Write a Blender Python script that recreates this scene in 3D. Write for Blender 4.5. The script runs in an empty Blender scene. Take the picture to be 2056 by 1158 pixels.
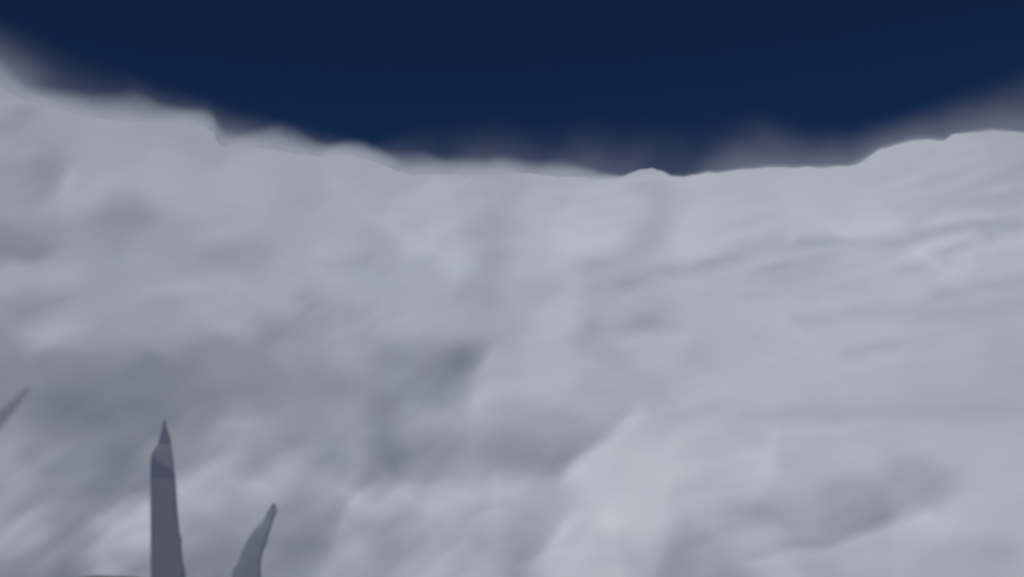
import bpy, math
import numpy as np
from mathutils import Vector

R = math.radians
sc = bpy.context.scene
COL = sc.collection

# ------------------------------------------------------------------ camera
# The camera flies inside a wide ring of storm cloud and looks up a little at its wall. Origin = camera, metres.
PITCH = R(15.0)
HFOV = R(50.0)
W0, H0 = 2056.0, 1158.0                      # size of the photograph the measurements below were taken in
FPX = (W0 / 2) / math.tan(HFOV / 2)
cam_d = bpy.data.cameras.new('camera')
cam_d.sensor_width = 36.0
cam_d.lens = 18.0 / math.tan(HFOV / 2)
cam_d.clip_start = 0.1
cam_d.clip_end = 400000.0
cam_d.dof.use_dof = True
cam_d.dof.focus_distance = 9000.0
cam_d.dof.aperture_fstop = 0.7
cam = bpy.data.objects.new('camera', cam_d)
COL.objects.link(cam)
cam.location = (0, 0, 0)
cam.rotation_euler = (math.pi / 2 + PITCH, 0, 0)
sc.camera = cam

# ------------------------------------------------------------------ sky and sun
SUN_EL, SUN_AZ = R(52.0), R(-27.0)           # azimuth off straight behind the camera; negative is towards its left
LDIR = Vector((math.sin(SUN_AZ) * math.cos(SUN_EL), -math.cos(SUN_AZ) * math.cos(SUN_EL), math.sin(SUN_EL)))
world = bpy.data.worlds.new('World')
sc.world = world
world.use_nodes = True
nt = world.node_tree
bg = nt.nodes['Background']
sky = nt.nodes.new('ShaderNodeTexSky')
sky.sky_type = 'NISHITA'
sky.sun_disc = False
sky.sun_elevation = SUN_EL
sky.sun_rotation = math.atan2(LDIR.x, LDIR.y)
sky.altitude = 12000.0
sky.air_density = 1.0
sky.dust_density = 0.0
sky.ozone_density = 7.0
tint = nt.nodes.new('ShaderNodeMix'); tint.data_type = 'RGBA'; tint.blend_type = 'MULTIPLY'; tint.inputs['Factor'].default_value = 1.0
nt.links.new(sky.outputs[0], tint.inputs[6]); tint.inputs[7].default_value = (0.52, 0.80, 0.97, 1)      # white balance of the camera on the deep blue
nt.links.new(tint.outputs[2], bg.inputs[0])
bg.inputs[1].default_value = 0.053

sun_d = bpy.data.lights.new('sun', 'SUN')
sun_d.energy = 2.0
sun_d.angle = R(6.0)
sun_d.color = (1.0, 1.0, 0.985)
sun = bpy.data.objects.new('sun', sun_d)
COL.objects.link(sun)
sun.rotation_euler = (-LDIR).to_track_quat('-Z', 'Y').to_euler()

sc.view_settings.view_transform = 'Standard'
sc.view_settings.look = 'None'
sc.view_settings.gamma = 1.0
sc.view_settings.exposure = -0.06
sc.view_settings.use_curve_mapping = False
sc.render.engine = 'CYCLES'
sc.cycles.use_denoising = True
sc.cycles.max_bounces = 8
sc.cycles.diffuse_bounces = 3
sc.cycles.volume_bounces = 5
sc.cycles.filter_width = 3.0

# ------------------------------------------------------------------ helpers
rng = np.random.default_rng(7)


def tag(o, label=None, cat=None, group=None, kind=None):
    if label: o['label'] = label
    if cat: o['category'] = cat
    if group: o['group'] = group
    if kind: o['kind'] = kind
    return o


def ray(px, py):
    """World direction through a point of the photograph (depth 1 along the lens axis)."""
    px = np.asarray(px, float); py = np.asarray(py, float)
    x = (px - W0 / 2) / FPX
    v = (H0 / 2 - py) / FPX
    return np.stack([x, math.cos(PITCH) - v * math.sin(PITCH), math.sin(PITCH) + v * math.cos(PITCH)], -1)


def at(px, py, Y):
    d = ray(px, py)
    return d * (np.asarray(Y, float) / d[..., 1])[..., None]


def project(P):
    dep = P[..., 1] * math.cos(PITCH) + P[..., 2] * math.sin(PITCH)
    up = -P[..., 1] * math.sin(PITCH) + P[..., 2] * math.cos(PITCH)
    return W0 / 2 + FPX * P[..., 0] / dep, H0 / 2 - FPX * up / dep


def smooth_noise(shape, cell, seed):
    """Value noise on a grid, cubic in both directions."""
    g = np.random.default_rng(seed)
    ny, nx = shape
    my, mx = int(ny / cell[0]) + 5, int(nx / cell[1]) + 5
    a = g.standard_normal((my, mx))

    def up(a, n, c):
        t = np.arange(n) / c + 1
        i = t.astype(int); f = (t - i)[:, None]
        p0, p1, p2, p3 = a[i - 1], a[i], a[i + 1], a[i + 2]
        return ((1 - f) ** 3 * p0 + (3 * f ** 3 - 6 * f ** 2 + 4) * p1 + (-3 * f ** 3 + 3 * f ** 2 + 3 * f + 1) * p2 + f ** 3 * p3) / 6
    a = up(a, ny, cell[0])
    return up(a.T.copy(), nx, cell[1]).T


def bilinear(M, iy, ix):
    iy = np.clip(iy, 0, M.shape[0] - 1.001); ix = np.clip(ix, 0, M.shape[1] - 1.001)
    y0 = iy.astype(int); x0 = ix.astype(int); fy = iy - y0; fx = ix - x0
    return (M[y0, x0] * (1 - fy) * (1 - fx) + M[y0, x0 + 1] * (1 - fy) * fx + M[y0 + 1, x0] * fy * (1 - fx) + M[y0 + 1, x0 + 1] * fy * fx)


def mesh_obj(name, verts, faces, mat, parent=None, smooth=True):
    me = bpy.data.meshes.new(name)
    verts = np.asarray(verts, np.float32)
    if isinstance(faces, np.ndarray):
        n, k = faces.shape
        me.vertices.add(len(verts)); me.vertices.foreach_set('co', verts.ravel())
        me.loops.add(n * k); me.loops.foreach_set('vertex_index', faces.astype(np.int32).ravel())
        me.polygons.add(n)
        me.polygons.foreach_set('loop_start', np.arange(0, n * k, k, dtype=np.int32))
        me.update(calc_edges=True)
    else:
        me.from_pydata([tuple(v) for v in verts], [], faces)
    if smooth:
        me.polygons.foreach_set('use_smooth', np.ones(len(me.polygons), bool))
    me.validate()
    me.materials.append(mat)
    o = bpy.data.objects.new(name, me)
    COL.objects.link(o)
    if parent: o.parent = parent
    return o


# ------------------------------------------------------------------ materials
def cloud_material():
    m = bpy.data.materials.new('cloud')
    m.use_nodes = True
    n = m.node_tree.nodes; l = m.node_tree.links
    b = n['Principled BSDF']
    b.inputs['Roughness'].default_value = 1.0
    b.inputs['Specular IOR Level'].default_value = 0.0
    geo = n.new('ShaderNodeNewGeometry')
    mp = n.new('ShaderNodeVectorMath'); mp.operation = 'SCALE'; mp.inputs['Scale'].default_value = 1 / 900.0
    l.new(geo.outputs['Position'], mp.inputs[0])
    nz = n.new('ShaderNodeTexNoise'); nz.inputs['Scale'].default_value = 1.0; nz.inputs['Detail'].default_value = 3.0
    l.new(mp.outputs[0], nz.inputs['Vector'])
    cr = n.new('ShaderNodeValToRGB')
    cr.color_ramp.elements[0].position = 0.35; cr.color_ramp.elements[0].color = (0.805, 0.838, 0.852, 1)
    cr.color_ramp.elements[1].position = 0.65; cr.color_ramp.elements[1].color = (0.825, 0.828, 0.862, 1)
    l.new(nz.outputs['Fac'], cr.inputs[0])
    l.new(cr.outputs[0], b.inputs['Base Color'])
    return m


def paint(name, col, rough=0.5, var=0.12, scale=9.0):
    m = bpy.data.materials.new(name)
    m.use_nodes = True
    n = m.node_tree.nodes; l = m.node_tree.links
    b = n['Principled BSDF']
    b.inputs['Roughness'].default_value = rough
    b.inputs['Specular IOR Level'].default_value = 0.3
    tc = n.new('ShaderNodeTexCoord')
    nz = n.new('ShaderNodeTexNoise'); nz.inputs['Scale'].default_value = scale; nz.inputs['Detail'].default_value = 4.0
    l.new(tc.outputs['Object'], nz.inputs['Vector'])
    cr = n.new('ShaderNodeValToRGB')
    cr.color_ramp.elements[0].position = 0.3; cr.color_ramp.elements[0].color = tuple(c * (1 - var) for c in col) + (1,)
    cr.color_ramp.elements[1].position = 0.7; cr.color_ramp.elements[1].color = tuple(c * (1 + var) for c in col) + (1,)
    l.new(nz.outputs['Fac'], cr.inputs[0]); l.new(cr.outputs[0], b.inputs['Base Color'])
    return m


M_CLOUD = cloud_material()

# ------------------------------------------------------------------ the cloud wall
# A steep ring of cloud round an axis a little behind the camera; bulges are pushed in towards the axis.
AX_Y = -2000.0                               # the ring's axis stands at (0, AX_Y)
R_BASE, LEAN = 14000.0, 0.20                 # radius at camera height, outward lean per metre of height
PHI = R(35.0)                                # half the arc that is modelled
NPHI, NZ = 1000, 520                          # survey grid of the relief
Z_LO, Z_HI = -2600.0, 7400.0
phi_g = np.linspace(-PHI, PHI, NPHI)
z_g = np.linspace(Z_LO, Z_HI, NZ)
DS = R_BASE * (phi_g[1] - phi_g[0]); DZ = z_g[1] - z_g[0]

# how light each billow stands in the light: (x, y, grey) read off the photograph; turned into slopes below
TONES = np.array([
 (0,200,157),(100,240,152),(20,260,143),(250,280,154),(400,290,152),(560,320,156),(0,300,158),(40,340,152),(90,360,132),(140,360,156),(170,400,167),
 (60,420,152),(200,430,147),(250,445,138),(120,470,149),(20,505,131),(70,515,131),(350,400,162),(480,380,161),(330,340,161),(600,380,153),(300,470,146),
 (350,450,152),(450,450,159),(100,540,164),(20,550,166),(90,610,147),(50,640,147),(300,560,153),(420,600,157),(470,570,155),(460,525,145),(320,590,151),
 (80,665,169),(150,650,154),(480,640,157),(340,660,148),(200,690,148),(0,690,132),(0,760,126),(100,740,134),(200,740,122),(300,760,121),(200,820,118),
 (300,830,118),(100,830,118),(400,740,124),(420,800,125),(450,720,134),(540,660,134),(620,640,144),(600,700,144),(540,780,129),(620,770,136),(480,850,146),
 (560,850,141),(640,860,137),(500,760,130),(560,610,161),(260,620,153),(20,880,137),(80,900,133),(0,920,164),(120,960,128),(150,880,133),(180,930,137),
 (60,1000,155),(110,980,132),(40,1080,150),(10,1060,164),(140,1060,118),(200,1000,125),(150,1130,111),(20,1158,136),(90,1110,144),(240,1060,165),(285,1040,171),
 (215,1100,141),(280,1090,188),(200,1130,170),(250,1150,140),(280,1125,129),(230,900,119),(270,960,119),(320,920,127),(380,900,133),(380,980,157),(420,960,148),
 (450,930,156),(480,960,152),(420,1000,170),(500,990,159),(560,970,158),(560,920,160),(520,930,126),(480,900,147),(600,900,128),(400,1060,145),(440,1100,124),
 (400,1140,117),(470,1040,141),(600,1020,130),(620,1060,125),(600,1120,115),(640,1100,110),(560,1140,133),(690,960,166),(720,930,179),(650,990,142),(680,910,138),
 (640,930,149),(720,990,174),(760,1000,163),(690,1060,140),(660,1140,148),(700,1090,161),(780,1060,140),(790,1110,131),(840,1080,150),(840,1150,161),(900,1000,169),
 (1000,1000,157),(960,1050,153),(1050,1060,146),(1000,1100,145),(950,1130,158),(1060,1120,125),(1120,1000,155),(1030,980,158),(770,830,119),(770,910,102),(700,940,107),
 (740,960,101),(840,890,132),(860,930,134),(900,900,130),(1000,910,127),(1080,910,128),(1120,900,138),(920,950,146),(830,850,157),(700,840,150),(900,850,148),
 (1000,850,141),(1100,850,150),(700,720,151),(700,780,131),(800,740,136),(880,720,136),(930,740,113),(890,760,122),(850,780,132),(960,690,152),(1000,740,159),
 (980,790,170),(1100,780,169),(1200,760,163),(1250,780,157),(1000,820,164),(1200,820,171),(1180,870,148),(700,400,158),(800,350,160),(850,420,168),(950,400,163),
 (985,480,155),(985,530,145),(870,480,172),(920,530,179),(1050,520,171),(1150,440,178),(1180,470,186),(1100,400,168),(1000,370,155),(1250,420,174),(1300,380,160),
 (1315,450,158),(1380,470,173),(1450,440,167),(1550,440,166),(1600,430,170),(1700,400,168),(1740,440,178),(1800,380,165),(1950,340,161),(2040,300,154),(1850,320,163),
 (1700,350,167),(1500,350,163),(1400,370,165),(700,520,164),(730,520,150),(700,570,159),(800,580,154),(860,560,158),(900,640,157),(800,640,158),(700,640,150),
 (950,620,154),(1000,640,154),(1050,600,161),(1130,640,175),(1100,700,168),(1150,740,177),(1190,560,164),(1260,570,164),(1300,600,165),(1190,655,142),(1220,650,174),
 (1300,660,138),(1280,690,175),(1330,690,175),(1220,720,149),(1350,640,166),(1450,560,162),(1420,700,163),(1500,600,164),(1600,560,159),(1600,640,167),(1500,720,163),
 (1700,600,163),(1800,560,171),(1900,520,173),(2000,520,165),(1750,670,168),(1900,650,163),(2056,620,161),(1900,720,163),(2056,700,156),(1700,760,164),(1550,750,165),
 (1400,780,171),(1300,830,163),(1250,870,176),(1400,900,175),(1550,860,164),(1700,830,162),(1900,820,161),(2056,820,158),(1900,880,165),(2056,880,165),(1500,950,177),
 (1300,960,181),(1220,910,179),(1200,960,180),(1250,1030,186),(1150,1050,164),(1100,1120,170),(1300,1060,185),(1400,1010,168),(1700,940,165),(2000,940,168),(1600,980,161),
 (1700,990,145),(1750,1030,137),(1690,1060,144),(1850,985,149),(1600,1030,149),(1550,1060,132),(1450,1070,151),(1500,1110,173),(1540,1080,198),(1360,1120,144),(1380,1090,150),
 (1420,1120,152),(1480,1145,133),(1600,1090,150),(1650,1115,151),(1550,1150,173),(1720,1100,161),(1820,1070,159),(1860,1060,172),(1960,1040,168),(2040,1050,164),(1900,1120,157),
 (2000,1110,153),(2056,1140,161),(1250,1110,163),(1300,1090,173),(1230,1150,164)], float)
# creases and crests: polyline, half width in px, change of grey
STROKES = [
 ([(1245,575),(1330,545),(1440,525),(1490,500),(1570,484)], 9, -12), ([(1600,482),(1700,484),(1810,484),(1870,464),(1960,448),(2056,450)], 9, -15),
 ([(1860,452),(1900,436),(1985,431)], 7, 9), ([(1800,455),(1900,420),(2056,402)], 14, -6), ([(1880,592),(1960,578),(2056,562)], 8, -9),
 ([(1700,704),(1795,692)], 8, -10), ([(1805,546),(1860,532)], 8, -10), ([(1880,512),(1905,495),(1935,490)], 7, -10), ([(1900,505),(1905,528)], 6, -9),
 ([(1970,458),(1985,475)], 7, -9), ([(1500,560),(1580,530)], 9, -6), ([(1500,596),(1550,588)], 7, -6), ([(1600,638),(1640,640)], 12, -6),
 ([(1190,650),(1185,660)], 9, -8), ([(1205,662),(1300,655)], 12, -6), ([(1250,690),(1320,676),(1370,678)], 8, 7),
 ([(1140,962),(1175,920),(1225,890),(1290,828)], 9, 10), ([(1105,945),(1150,905),(1200,872),(1250,830)], 12, -10),
 ([(900,785),(955,748),(1000,705)], 8, 11), ([(880,765),(940,725),(965,700)], 12, -9),
 ([(1480,1135),(1560,1118),(1650,1108),(1715,1090),(1800,1062),(1860,1030)], 7, 10), ([(1500,1112),(1640,1090),(1720,1062),(1780,1030)], 9, -10),
 ([(690,1055),(712,1000),(770,958)], 8, 10), ([(660,1050),(690,990),(745,950)], 10, -9), ([(650,1150),(672,1100),(690,1060)], 7, 7),
 ([(195,1100),(235,1060),(292,1022)], 8, 10), ([(175,1090),(215,1050),(270,1015)], 10, -9), ([(300,330),(310,470)], 1, 0),
 ([(130,385),(150,345)], 9, 8), ([(720,650),(790,620)], 1, 0), ([(1315,380),(1318,470)], 12, -5), ([(985,440),(985,600)], 16, -4),
 ([(1400,1060),(1480,1040),(1550,1048)], 8, 6), ([(930,570),(945,565)], 6, -8), ([(355,960),(430,945),(520,985)], 10, 5), ([(700,905),(715,935),(690,985)], 9, 7),
 ([(360,985),(400,962),(440,932),(475,912)], 9, 8), ([(350,960),(400,935),(445,905)], 10, -7), ([(450,852),(550,848)], 9, 7), ([(440,826),(560,824)], 9, -6),
 ([(0,506),(60,512),(95,505)], 8, -7), ([(0,546),(50,542),(100,528)], 8, 5), ([(50,664),(110,668),(180,652)], 7, 6), ([(50,628),(80,612),(130,600)], 9, -6),
 ([(1120,620),(1140,690)], 16, 5), ([(1500,832),(1750,826),(2056,816)], 12, -5), ([(1560,868),(1900,858)], 10, 3), ([(1850,645),(2056,612)], 9, -5), ([(1760,672),(1900,650)], 10, 4),
 ([(500,985),(560,945),(620,903)], 9, 8), ([(535,915),(580,882)], 10, -7), ([(640,935),(690,912)], 10, -7), ([(1400,1100),(1440,1080),(1560,1062)], 9, 6), ([(1395,1072),(1480,1052),(1560,1040)], 9, -5),
 ([(1335,1158),(1365,1115),(1400,1085)], 14, -7), ([(1050,1120),(1095,1072),(1130,1020)], 12, -7), ([(1070,1150),(1120,1085),(1160,1030)], 10, 6), ([(1000,985),(1035,978)], 12, 6),
 ([(1210,900),(1222,905)], 10, 5), ([(1360,540),(1430,508),(1480,490)], 8, 4), ([(1700,470),(1780,462),(1830,440)], 9, 4), ([(1640,520),(1720,505),(1810,500)], 10, -4), ([(1830,520),(1860,505)], 10, 5),
 ([(1650,610),(1740,605)], 12, 3), ([(1860,560),(1890,548)], 7, -7), ([(1895,500),(1905,470)], 8, 4), ([(1720,632),(1790,622),(1850,615)], 9, -5), ([(1940,585),(1990,582)], 6, 4),
 ([(860,735),(900,715),(940,690)], 14, -5), ([(870,465),(868,500)], 12, 5), ([(905,515),(925,550)], 14, 4), ([(1180,535),(1215,530)], 8, -6), ([(1155,590),(1210,570),(1260,560)], 9, -5), ([(1270,560),(1330,552)], 7, 5),
 ([(455,515),(470,545)], 12, -5), ([(285,590),(300,580),(400,574)], 7, 5), ([(440,565),(460,560),(475,580)], 10, 5), ([(640,548),(665,570)], 9, 5), ([(660,540),(740,522)], 9, -5), ([(600,590),(625,612)], 9, -4),
 ([(210,435),(290,440)], 14, -6), ([(110,470),(190,445)], 12, -4), ([(90,420),(145,358)], 10, 6), ([(0,345),(80,335),(110,350)], 12, -5), ([(230,370),(260,385)], 10, 5),
 ([(1700,1018),(1660,1050)], 9, -5), ([(1705,985),(1680,1025)], 6, 5)]


def tone_map():
    step = 6.0
    xs = np.arange(-150, W0 + 151, step); ys = np.arange(60, H0 + 151, step)
    X, Y = np.meshgrid(xs, ys)
    num = np.full(X.shape, 155.0 * 1e-4); den = np.full(X.shape, 1e-4)
    for x, y, v in TONES:
        d2 = ((X - x) / 1.15) ** 2 + (Y - y) ** 2
        w = np.exp(-d2 / (2 * 23.0 ** 2)) + 0.03 * np.exp(-d2 / (2 * 42.0 ** 2)) + 0.002 * np.exp(-d2 / (2 * 100.0 ** 2))
        num += w * v; den += w
    T = num / den
    for pts, wd, dv in STROKES:
        if dv == 0: continue
        best = np.full(X.shape, 1e9)
        for (x0, y0), (x1, y1) in zip(pts[:-1], pts[1:]):
            dx, dy = x1 - x0, y1 - y0
            t = np.clip(((X - x0) * dx + (Y - y0) * dy) / (dx * dx + dy * dy), 0, 1)
            best = np.minimum(best, (X - x0 - t * dx) ** 2 + (Y - y0 - t * dy) ** 2)
        T += dv * np.exp(-best / (2 * wd ** 2))
    return xs, ys, step, T


def base_r(z):
    # the foot of the wall flares gently inwards below the camera, as rolling banks do
    return R_BASE + LEAN * z


def wall_point(phi, z, h):
    r = base_r(z) - h
    return np.stack([r * np.sin(phi), AX_Y + r * np.cos(phi), z], -1)


def build_relief():
    """Find billows whose slopes catch the sun as the tones say: descent on the height of the relief, coarse wavelengths first."""
    xs, ys, step, T = tone_map()
    P, Zg = np.meshgrid(phi_g, z_g)
    own = (smooth_noise(P.shape, (30, 45), 1) * 0.14 + smooth_noise(P.shape, (14, 22), 2) * 0.10)      # billows outside the part that was surveyed
    warp_x = smooth_noise(P.shape, (7, 9), 41) * 7; warp_y = smooth_noise(P.shape, (6, 8), 42) * 4
    ky = np.fft.fftfreq(2 * NZ, DZ)[:, None] * 2 * math.pi
    kx = np.fft.rfftfreq(2 * NPHI, DS)[None, :] * 2 * math.pi
    k2 = kx ** 2 + ky ** 2
    lz = math.sin(SUN_EL)
    li = math.cos(SUN_EL) * np.cos(SUN_AZ + P); ls = math.cos(SUN_EL) * np.sin(SUN_AZ + P)

    def spec(a, f):                                     # filter with mirrored edges
        b = np.concatenate([a, a[::-1]], 0); b = np.concatenate([b, b[:, ::-1]], 1)
        return np.fft.irfft2(np.fft.rfft2(b) * f, s=b.shape)[:NZ, :NPHI]
    h = np.zeros_like(P)
    pre = (2 * math.pi / 900.0) ** 2 / (k2 + (2 * math.pi / 6000.0) ** 2)
    vel = np.zeros_like(P)
    for it in range(ITER):
        if it % 10 == 0:
            px, py = project(wall_point(P, Zg, h))
            tone = bilinear(T, (py + warp_y - ys[0]) / step, (px + warp_x - xs[0]) / step)
            ins = np.clip(np.minimum(np.minimum(px + 120, W0 + 120 - px), np.minimum(py - 90, H0 + 130 - py)) / 120.0, 0, 1)
            lin = ((tone / 255 + 0.055) / 1.055) ** 2.4
            flat = (li + lz * LEAN) / math.sqrt(1 + LEAN ** 2)
            c = np.clip((lin - AMB) / KEY * ins + (flat - 0.03 + own) * (1 - ins), 0.03, 0.97)
        hz = np.gradient(h, DZ, axis=0); hs = np.gradient(h, DS, axis=1)
        q = LEAN - hz
        L2 = 1 + q * q + hs * hs; L1 = np.sqrt(L2)
        num = li - ls * hs + lz * q
        got = num / L1
        e = got - c
        d_hz = e * (-lz / L1 + num * q / (L2 * L1)) + REG * hz
        d_hs = e * (-ls / L1 - num * hs / (L2 * L1)) + REG_S * hs
        grad = -np.gradient(d_hz, DZ, axis=0) - np.gradient(d_hs, DS, axis=1)
        vel = 0.85 * vel - STEP * spec(grad + 2.0e-9 * h, pre)
        h = h + vel
        if it % 40 == 0 or it == ITER - 1:
            mk = ins > 0.9
            print('relief', it, 'residual %.4f' % np.abs(e[mk]).mean(), 'c %.3f %.3f' % (c[mk].mean(), c[mk].std()), 'got %.3f %.3f' % (got[mk].mean(), got[mk].std()), 'h %.0f' % h[mk].std(), 'slope %.2f' % hs[mk].std(), 'q %.2f %.2f' % (q[mk].mean(), q[mk].std()))
    h = spec(h, np.exp(-k2 * 25.0 ** 2 / 2))
    return h + FINE * billows()


def billows():
    """Small cauliflower puffs, drawn out along the flow that climbs to the right."""
    ky = np.fft.fftfreq(NZ, DZ)[:, None] * 2 * math.pi
    kx = np.fft.rfftfreq(NPHI, DS)[None, :] * 2 * math.pi

    def cascade(lam, stretch, ang, power, cut, seed):
        w = np.fft.rfft2(np.random.default_rng(seed).standard_normal((NZ, NPHI)))
        ka = kx * math.cos(ang) + ky * math.sin(ang); kb = -kx * math.sin(ang) + ky * math.cos(ang)
        k = np.sqrt((ka * stretch) ** 2 + kb ** 2)
        f = np.fft.irfft2(w * (k / (k + 2 * math.pi / lam)) ** 2 * (k + 2 * math.pi / lam) ** -power * np.exp(-(k * cut) ** 2), s=(NZ, NPHI))
        return f / np.gradient(f, DZ, axis=0).std()
    patch = np.clip(0.6 + 0.8 * smooth_noise((NZ, NPHI), (38, 60), 51), 0.15, 1.7)
    patch2 = np.clip(0.6 + 0.8 * smooth_noise((NZ, NPHI), (30, 44), 52), 0.15, 1.7)
    soft = cascade(1100, 1.9, R(24), 2.4, 50.0, 61)                       # slopes of standard deviation one, scaled next
    puff = cascade(900, 1.4, R(30), 2.6, 34.0, 62)
    puff = np.sqrt(puff ** 2 + (0.25 * puff.std()) ** 2)
    puff = (puff - puff.mean()) / np.gradient(puff, DZ, axis=0).std()
    streak = cascade(800, 4.5, R(10), 2.2, 30.0, 63)               # long thin layers on the right-hand side of the ring
    east = np.clip((phi_g[None, :] - R(-1.0)) / R(9.0), 0, 1)
    west = 1 - 0.6 * east
    diag = cascade(900, 3.2, R(42), 2.3, 32.0, 64)                 # slanting folds low in the middle and on the left
    low = np.clip((2600 - z_g[:, None]) / 1400.0, 0, 1) * (1 - east)
    return soft * 0.016 * patch * west + puff * 0.012 * patch2 * west + streak * 0.030 * east * patch2 + diag * 0.016 * low * patch


AMB, KEY = 0.06, 0.45                        # light from all round, and from the sun, in display units
REG, REG_S, STEP, ITER, FINE = 0.004, 0.03, 2500.0, 150, 1.0
RELIEF = build_relief()


def relief_at(phi, z):
    return bilinear(RELIEF, (z - Z_LO) / DZ, (phi + PHI) / (phi_g[1] - phi_g[0]))


def on_wall(px, py):
    """Azimuth round the axis and height where the line of sight meets the wall."""
    d = ray(px, py)
    t = np.full(d.shape[:-1], 12000.0)
    for _ in range(30):
        p = d * t[..., None]
        phi = np.arctan2(p[..., 0], p[..., 1] - AX_Y)
        r = np.hypot(p[..., 0], p[..., 1] - AX_Y)
        t = t - 0.8 * (r - (base_r(p[..., 2]) - relief_at(phi, p[..., 2])))
    p = d * t[..., None]
    return np.arctan2(p[..., 0], p[..., 1] - AX_Y), p[..., 2]


RIM = np.array([(-900,120),(-300,120),(-100,140),(0,170),(50,192),(100,207),(150,222),(220,233),(300,240),(360,243),(405,247),(428,258),(440,282),(455,292),(500,289),(560,292),(600,303),(650,308),(700,306),
 (740,313),(770,325),(800,336),(830,344),(900,345),(960,342),(1020,340),(1080,344),(1150,350),(1210,356),(1250,357),(1265,350),(1285,343),(1310,340),(1330,344),(1350,354),(1375,356),(1400,351),(1420,345),(1440,347),(1480,343),(1540,336),(1600,338),
 (1660,336),(1705,335),(1735,322),(1765,303),(1800,291),(1840,281),(1870,281),(1895,284),(1912,272),(1945,266),(1985,262),(2020,263),(2056,268),(2150,262),(2400,230),(2900,240)], float)
rim_x = np.linspace(-850, 2880, 1500)
rim_y = np.interp(rim_x, RIM[:, 0], RIM[:, 1])
rim_bump = smooth_noise((1, 1500), (1, 9), 21)[0] * 2.0 + smooth_noise((1, 1500), (1, 4), 22)[0] * 1.5
rim_y = rim_y + rim_bump + np.interp(rim_x, [-850, 1150, 1260], [9, 7, 0])     # the solid edge lies a little below the mist that hides it
rp, rz = on_wall(rim_x, rim_y)
o_ = np.argsort(rp)
rp, rz = rp[o_], rz[o_]


def rim_height(phi):
    return np.interp(phi, rp, rz)


NC, NR, NCREST = 1150, 560, 26
gphi = np.linspace(-PHI * 0.985, PHI * 0.985, NC)
zr = rim_height(gphi)
t = np.r_[np.linspace(0, 0.9997, NR - 1), 1.0][:, None]
Z_FOOT = -2500.0
GZ = Z_FOOT + t * (zr[None, :] - Z_FOOT)
GP = np.repeat(gphi[None, :], NR, 0)
GH = relief_at(GP, GZ)
WP = wall_point(GP, GZ, GH)
pxs, pys = project(WP)
# over the crest: a rounded shoulder, then a long back that sinks outwards
soft = np.interp(project(WP[-1])[0], [0, 700, 1100, 1600, 2056], [260, 200, 110, 80, 80])
crest = []
for k in range(1, NCREST + 1):
    a = k / NCREST
    if a <= 0.5:
        th = a / 0.5 * math.pi / 2 * 0.98
        dr = soft * (1 - math.cos(th)) ; dz = soft * 0.04 * math.sin(th)
    else:
        b = (a - 0.5) / 0.5
        dr = soft + 9000 * b ** 2; dz = soft * 0.04 - 900 * b ** 1.5
    # keep the silhouette where it was measured: shift the whole shoulder down by its own height
    r = base_r(zr) - GH[-1] + dr
    z = zr + dz
    crest.append(np.stack([r * np.sin(gphi), AX_Y + r * np.cos(gphi), z], -1))
V = np.concatenate([WP, np.array(crest)], 0)
NRT = V.shape[0]
idx = np.arange(NRT * NC).reshape(NRT, NC)


def quads(keep=None):
    q = np.stack([idx[:-1, :-1], idx[:-1, 1:], idx[1:, 1:], idx[1:, :-1]], -1)
    if keep is not None: q = q[keep]
    return q.reshape(-1, 4)


wall = mesh_obj('cloud_wall', V.reshape(-1, 3), quads(), M_CLOUD)
tag(wall, 'towering grey storm cloud wall with ragged rim against the dark blue sky', 'cloud')

# nearer banks that stand a few metres proud of the wall and sink into it along their creases
BANKS = [
 ([(1398,1300),(1398,1172),(1500,1122),(1640,1102),(1720,1080),(1800,1052),(1870,1008),(1960,968),(2300,930),(2300,1300)],
  'pale rounded cloud bank in the lower right corner, below the grey hollow'),
 ([(1020,1300),(1060,1140),(1120,1050),(1145,962),(1225,888),(1300,822),(1420,735),(1560,690),(1700,700),(1800,690),(2060,640),(2300,640),(2300,930),(1960,968),(1870,1008),(1800,1052),(1720,1080),(1640,1102),(1500,1122),(1398,1172),(1398,1300)],
  'broad brightest cloud bank sweeping up to the right from the bottom centre'),
 ([(1245,575),(1330,545),(1440,525),(1490,500),(1570,484),(1700,484),(1810,484),(1870,464),(1960,448),(2300,450),(2300,640),(2060,640),(1800,690),(1700,700),(1560,690),(1420,735),(1300,822),(1180,860),(1000,840),(900,790),(955,745),(1000,700),(1100,620)],
  'streaked cloud layer under the long thin crease at the right'),
 ([(630,1300),(645,1158),(690,1050),(712,995),(775,950),(900,948),(1020,960),(1145,962),(1120,1050),(1060,1140),(1020,1300)],
  'puffy cloud bank at the bottom centre with a dark hollow above it'),
 ([(160,1300),(165,1158),(195,1090),(235,1056),(292,1020),(340,975),(430,918),(480,835),(570,840),(600,900),(560,980),(470,1040),(380,1090),(300,1158),(300,1300)],
  'lumpy cloud tuft behind the upright blade at the bottom'),
]
from mathutils import geometry as _g


def signed_distance(X, Y, poly):
    pts = np.array(poly, float)
    best = np.full(X.shape, 1e9); inside = np.zeros(X.shape, bool)
    for (x0, y0), (x1, y1) in zip(pts, np.roll(pts, -1, 0)):
        dx, dy = x1 - x0, y1 - y0
        tt = np.clip(((X - x0) * dx + (Y - y0) * dy) / (dx * dx + dy * dy + 1e-9), 0, 1)
        best = np.minimum(best, (X - x0 - tt * dx) ** 2 + (Y - y0 - tt * dy) ** 2)
        if y1 != y0:
            cond = ((y0 > Y) != (y1 > Y)) & (X < (x1 - x0) * (Y - y0) / (y1 - y0) + x0)
            inside ^= cond
    return np.where(inside, 1, -1) * np.sqrt(best)


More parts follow.
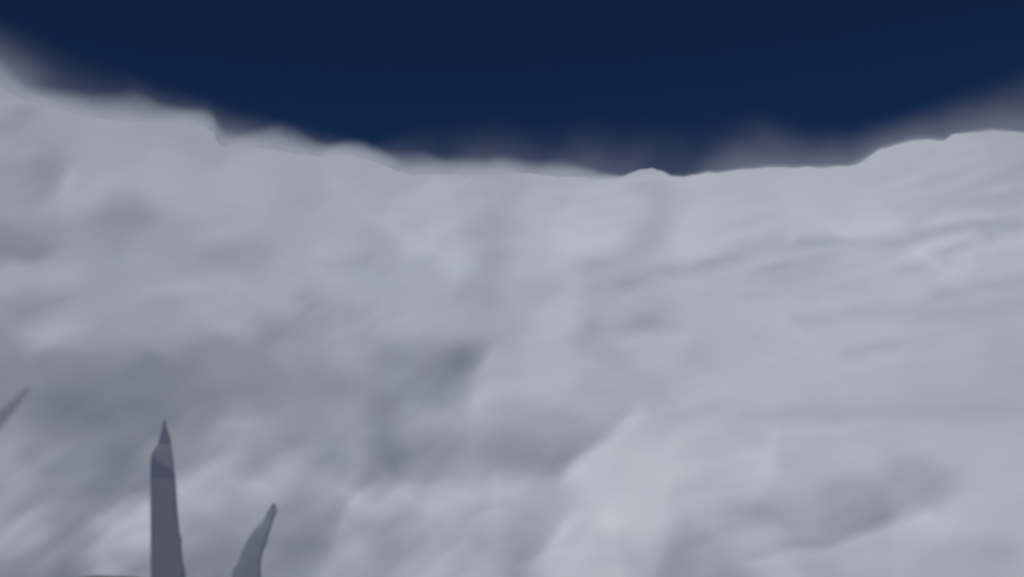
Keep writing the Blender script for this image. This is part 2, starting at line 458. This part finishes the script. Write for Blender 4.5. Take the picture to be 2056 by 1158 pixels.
wob = smooth_noise(GP.shape, (9, 16), 31) * 9 + smooth_noise(GP.shape, (4, 7), 32) * 5
for poly, label in BANKS:
    sd = signed_distance(pxs, pys, poly) + wob
    u3 = (sd / 36.0) ** 3
    off = 7.0 * u3 / (1 + np.abs(u3)) + 0.25 * np.tanh(sd / 10.0) + np.minimum(0, sd + 30) * 0.8
    BV = wall_point(GP, GZ, GH + off)
    keepv = sd > -60
    keep = keepv[:-1, :-1] | keepv[:-1, 1:] | keepv[1:, 1:] | keepv[1:, :-1]
    ii = np.arange(NR * NC).reshape(NR, NC)
    q = np.stack([ii[:-1, :-1], ii[:-1, 1:], ii[1:, 1:], ii[1:, :-1]], -1)[keep]
    used, inv = np.unique(q.ravel(), return_inverse=True)
    o = mesh_obj('cloud_bank', BV.reshape(-1, 3)[used], inv.reshape(-1, 4), M_CLOUD)
    tag(o, label, 'cloud', 'nearer banks of cloud rolling along the foot of the wall')

# the sea far below, inside and beyond the ring
M_SEA = bpy.data.materials.new('sea_water')
M_SEA.use_nodes = True
n = M_SEA.node_tree.nodes; l = M_SEA.node_tree.links
b_ = n['Principled BSDF']
b_.inputs['Base Color'].default_value = (0.02, 0.045, 0.07, 1)
b_.inputs['Roughness'].default_value = 0.35
geo = n.new('ShaderNodeNewGeometry')
nz = n.new('ShaderNodeTexNoise'); nz.inputs['Scale'].default_value = 0.02; nz.inputs['Detail'].default_value = 5.0
l.new(geo.outputs['Position'], nz.inputs['Vector'])
bp = n.new('ShaderNodeBump'); bp.inputs['Strength'].default_value = 0.6; bp.inputs['Distance'].default_value = 4.0
l.new(nz.outputs['Fac'], bp.inputs['Height']); l.new(bp.outputs[0], b_.inputs['Normal'])
NA = 64
sea_v = [(0, 0, -2450.0)] + [(120000 * math.sin(2 * math.pi * i / NA), 120000 * math.cos(2 * math.pi * i / NA), -2450.0) for i in range(NA)]
tag(mesh_obj('sea', sea_v, [(0, 1 + (i + 1) % NA, 1 + i) for i in range(NA)], M_SEA, smooth=False), kind='structure', label='dark open sea far below the ring of cloud')

# ------------------------------------------------------------------ thin veil of cloud blowing off the rim
VEIL = np.array([(-500,-60),(0,20),(150,95),(300,150),(450,200),(600,240),(750,280),(850,235),(1000,225),(1200,225),(1300,225),(1420,222),(1520,205),(1620,240),(1700,245),(1800,222),(1900,185),(2056,120),(2500,80)], float)

def mist(name, vx, below, above, thick, out, dens, noise_m, label, power, solid=False):
    """A closed lens of thin cloud along the rim, thickest at the rim and tapering to nothing above and below it."""
    vb = np.interp(vx, RIM[:, 0], RIM[:, 1])
    vp, rz_v = on_wall(vx, vb)
    rr = base_r(rz_v) - relief_at(vp, rz_v) + out
    NL = 24; n1 = NL + 1; m1 = len(vx)
    sheets = ([], [])
    for k in range(n1):
        s = -1 + 2 * k / NL
        yy = vb - above * s if s > 0 else vb - below * s
        th = thick * ((1 - s) ** power if s > 0 else (1.0 if solid else (1 + s) ** 1.5)) + 0.5
        for lst, sgn in zip(sheets, (-1, 1)):
            r = rr + sgn * th / 2
            d = ray(vx, yy)
            tt = r * 0 + 14000.0
            for _ in range(25):
                p = d * tt[:, None]
                tt = tt - 0.8 * (np.hypot(p[:, 0], p[:, 1] - AX_Y) - r)
            lst.append(d * tt[:, None])
    vv = np.concatenate([np.array(sheets[0]).reshape(-1, 3), np.array(sheets[1]).reshape(-1, 3)])
    F = lambda k, i: k * m1 + i
    G = lambda k, i: n1 * m1 + k * m1 + i
    vf = []
    for k in range(NL):
        for i in range(m1 - 1):
            vf.append((F(k, i), F(k, i + 1), F(k + 1, i + 1), F(k + 1, i)))
            vf.append((G(k, i), G(k + 1, i), G(k + 1, i + 1), G(k, i + 1)))
    for i in range(m1 - 1):
        vf.append((F(0, i), G(0, i), G(0, i + 1), F(0, i + 1)))
        vf.append((F(NL, i), F(NL, i + 1), G(NL, i + 1), G(NL, i)))
    for k in range(NL):
        vf.append((F(k, 0), F(k + 1, 0), G(k + 1, 0), G(k, 0)))
        vf.append((F(k, m1 - 1), G(k, m1 - 1), G(k + 1, m1 - 1), F(k + 1, m1 - 1)))
    mv = bpy.data.materials.new(name)
    mv.use_nodes = True
    n = mv.node_tree.nodes; l = mv.node_tree.links
    n.remove(n['Principled BSDF'])
    pv = n.new('ShaderNodeVolumePrincipled')
    pv.inputs['Color'].default_value = (0.952, 0.964, 0.982, 1)
    pv.inputs['Anisotropy'].default_value = -0.2
    geo = n.new('ShaderNodeNewGeometry')
    sc1 = n.new('ShaderNodeVectorMath'); sc1.operation = 'SCALE'; sc1.inputs['Scale'].default_value = 1 / noise_m
    l.new(geo.outputs['Position'], sc1.inputs[0])
    nz = n.new('ShaderNodeTexNoise'); nz.inputs['Scale'].default_value = 1.0; nz.inputs['Detail'].default_value = 3.0
    l.new(sc1.outputs[0], nz.inputs['Vector'])
    mr = n.new('ShaderNodeMapRange')
    mr.inputs['From Min'].default_value = 0.35; mr.inputs['From Max'].default_value = 0.68
    mr.inputs['To Min'].default_value = dens[0]; mr.inputs['To Max'].default_value = dens[1]
    l.new(nz.outputs['Fac'], mr.inputs['Value'])
    l.new(mr.outputs[0], pv.inputs['Density'])
    l.new(pv.outputs[0], n['Material Output'].inputs['Volume'])
    return tag(mesh_obj(name, vv, vf, mv), label, 'cloud veil', kind='stuff')


vx = np.linspace(-450, 2480, 160)
vt = np.interp(vx, VEIL[:, 0], VEIL[:, 1]); vb = np.interp(vx, RIM[:, 0], RIM[:, 1])
thick = np.interp(vx, [-400, 0, 300, 600, 800, 1000, 1300, 1450, 1600, 1800, 2056, 2400], [2900, 2900, 2300, 1700, 950, 850, 950, 1150, 1300, 1400, 1900, 2200])
mist('cloud_veil', vx, (vb - vt) * 0.9, vb - vt, thick, 1200.0, (1.0e-4, 4.5e-4), 1400.0,
     'thin grey veil of cloud fading into dark sky above the rim', 1.95)
vx2 = np.linspace(-200, 2200, 300)
ragged = np.clip(0.75 + 0.45 * smooth_noise((1, 300), (1, 14), 71)[0] + 0.3 * smooth_noise((1, 300), (1, 5), 72)[0], 0.2, 1.6)
mist('mist_fringe', vx2, np.interp(vx2, [0, 400, 1000, 1250, 1350, 2056], [44, 40, 36, 14, 10, 10]), np.interp(vx2, [0, 300, 440, 600, 850, 1200, 1300, 1400, 2056], [115, 58, 36, 48, 38, 30, 14, 16, 16]) * ragged,
     np.interp(vx2, [0, 400, 1000, 1250, 1350, 2056], [460, 420, 380, 260, 120, 120]), np.interp(vx2, [0, 1100, 1250], [250, 225, 150]), (2.8e-3, 7.0e-3), 420.0,
     'narrow soft fringe of mist hugging the rim of the cloud wall', 2.0, True)

# ------------------------------------------------------------------ propeller blades
P_BODY = paint('blade_paint', (0.210, 0.224, 0.258), 0.55, 0.05, 2.0)
P_TIP = paint('blade_tip_paint', (0.172, 0.173, 0.240), 0.55, 0.05)
P_BAND = paint('blade_band_paint', (0.240, 0.246, 0.305), 0.55, 0.05)
P_STRIPE = paint('blade_stripe_paint', (0.158, 0.177, 0.245), 0.55, 0.05)
P_FAR = paint('blade_paint_lighter', (0.250, 0.278, 0.322), 0.55, 0.06, 3.0)
P_NEAR = paint('blade_paint_blue', (0.235, 0.252, 0.312), 0.55, 0.06, 3.0)
P_HUB = paint('spinner_paint', (0.07, 0.072, 0.08), 0.4)


def loft(name, secs, Y, thick, twist, mat, parent, origin, first, last):
    """Airfoil-like solid through sections given by their two edges (x0, y0, x1, y1)."""
    NS = 12
    vs, fs = [], []
    for x0, y0, x1, y1 in secs:
        a = at(x0, y0, Y); b = at(x1, y1, Y)
        ch = float(np.linalg.norm(b - a))
        for k in range(NS):
            ang = 2 * math.pi * k / NS
            u = 0.5 - 0.5 * math.cos(ang)
            p = a + (b - a) * u
            tk = min(thick, ch * 0.28) * (1 - 0.35 * u)
            p = p + np.array([0, -math.sin(ang) * tk * 0.5 + (u - 0.5) * twist * ch, 0])
            vs.append(p - np.array(origin))
    n = len(secs)
    for j in range(n - 1):
        for k in range(NS):
            fs.append((j * NS + k, j * NS + (k + 1) % NS, (j + 1) * NS + (k + 1) % NS, (j + 1) * NS + k))
    if first: fs.append(tuple(range(NS)))
    if last: fs.append(tuple((n - 1) * NS + k for k in range(NS - 1, -1, -1)))
    return mesh_obj(name, vs, fs, mat, parent)


def spinner(px, py, Y, rad, parent, origin):
    c = at(px, py, Y) - np.array(origin)
    vs, fs = [], []
    prof = [(0.02, -0.75), (0.35, -0.62), (0.66, -0.40), (0.88, -0.12), (1.0, 0.2), (1.0, 0.55), (0.9, 0.6)]
    NS = 24
    for r_, y_ in prof:
        for k in range(NS):
            a = 2 * math.pi * k / NS
            vs.append(c + np.array([r_ * rad * math.cos(a), -y_ * rad * 1.3, r_ * rad * math.sin(a)]))
    for j in range(len(prof) - 1):
        for k in range(NS):
            fs.append((j * NS + k, (j + 1) * NS + k, (j + 1) * NS + (k + 1) % NS, j * NS + (k + 1) % NS))
    fs.append(tuple(range(NS))); fs.append(tuple((len(prof) - 1) * NS + k for k in range(NS - 1, -1, -1)))
    return mesh_obj('spinner', vs, fs, P_HUB, parent)


def propeller(Y, hub, pieces, thick, twist, label, rad):
    org = at(hub[0], hub[1], Y)
    e = bpy.data.objects.new('propeller', None)
    COL.objects.link(e)
    e.location = org
    tag(e, label, 'propeller', 'propeller blades at the lower edge')
    for i, (name, secs, mat) in enumerate(pieces):
        loft(name, secs, Y, thick, twist, mat, e, org, i == 0, i == len(pieces) - 1)
    spinner(hub[0], hub[1], Y, rad, e, org)
    return e


propeller(14.0, (338, 1285), [
    ('blade_tip', [(329,842,331,842),(326,856,334,856),(322,868,339,868),(319,880,343,880),(316,889,345,893)], P_TIP),
    ('tip_band', [(316,889,345,893),(309,899,347,906),(302,910,350,928),(301,913,352,948)], P_BAND),
    ('tip_stripe', [(301,913,352,948),(300,935,353,953),(300,957,354,960)], P_STRIPE),
    ('blade', [(300,957,354,960),(300,985,356,988),(300,1015,358,1018),(300,1045,361,1050),(300,1068,363,1070),(300,1076,367,1078),(300,1108,367,1108),(300,1122,369,1124),(300,1138,373,1140),(300,1160,375,1160),(302,1215,376,1215),(312,1270,366,1270)], P_BODY),
], 0.075, -0.25, 'tall dark upright propeller blade with pale banded pointed tip, bottom left', 0.42)

propeller(17.0, (455, 1292), [
    ('blade_tip', [(548,1010,551,1010),(541,1019,556,1019),(536,1026,557,1026),(532,1036,551,1038),(526,1046,548,1050)], P_FAR),
    ('blade', [(526,1046,548,1050),(514,1058,544,1062),(503,1070,540,1074),(495,1084,537,1088),(486,1102,530,1104),(480,1118,526,1118),(474,1132,525,1132),(467,1142,525,1142),(463,1160,526,1160),(446,1215,516,1215),(436,1270,486,1280)], P_FAR),
], 0.07, -0.3, 'short curved grey propeller blade leaning right, beside the tall upright one', 0.40)

propeller(7.0, (-262, 1165), [
    ('blade_tip', [(61,777,63,779),(52,778,60,788),(42,783,52,797),(32,791,45,806)], P_NEAR),
    ('blade', [(32,791,45,806),(20,802,36,822),(4,812,22,843),(-22,830,2,868),(-80,885,-45,930),(-160,975,-120,1022),(-235,1070,-200,1110),(-258,1120,-238,1150)], P_NEAR),
], 0.05, -0.8, 'blurred grey propeller blade tip slanting in at the left edge', 0.22)

# top of an engine cowling that just shows at the bottom edge
P_COWL = paint('cowling_paint', (0.17, 0.175, 0.16), 0.6)
ctop = at(195, 1154, 16.0)
crad = 1.0
prof = [(0.55, -1.3), (0.8, -1.28), (0.93, -1.1), (1.0, -0.6), (1.0, 0.6), (0.93, 2.0), (0.75, 3.4), (0.4, 4.6), (0.05, 5.0)]
NS = 40
vs, fs = [], []
for r_, y_ in prof:
    for k in range(NS):
        a = 2 * math.pi * k / NS
        vs.append((r_ * crad * math.cos(a), y_, r_ * crad * math.sin(a)))
for j in range(len(prof) - 1):
    for k in range(NS):
        fs.append((j * NS + k, j * NS + (k + 1) % NS, (j + 1) * NS + (k + 1) % NS, (j + 1) * NS + k))
fs.append(tuple(range(NS - 1, -1, -1))); fs.append(tuple((len(prof) - 1) * NS + k for k in range(NS)))
cowl = mesh_obj('engine_cowling', vs, fs, P_COWL)
cowl.location = (ctop[0], 16.6, ctop[2] - crad)
tag(cowl, 'rounded dark top of an engine cowling at the bottom edge', 'engine')
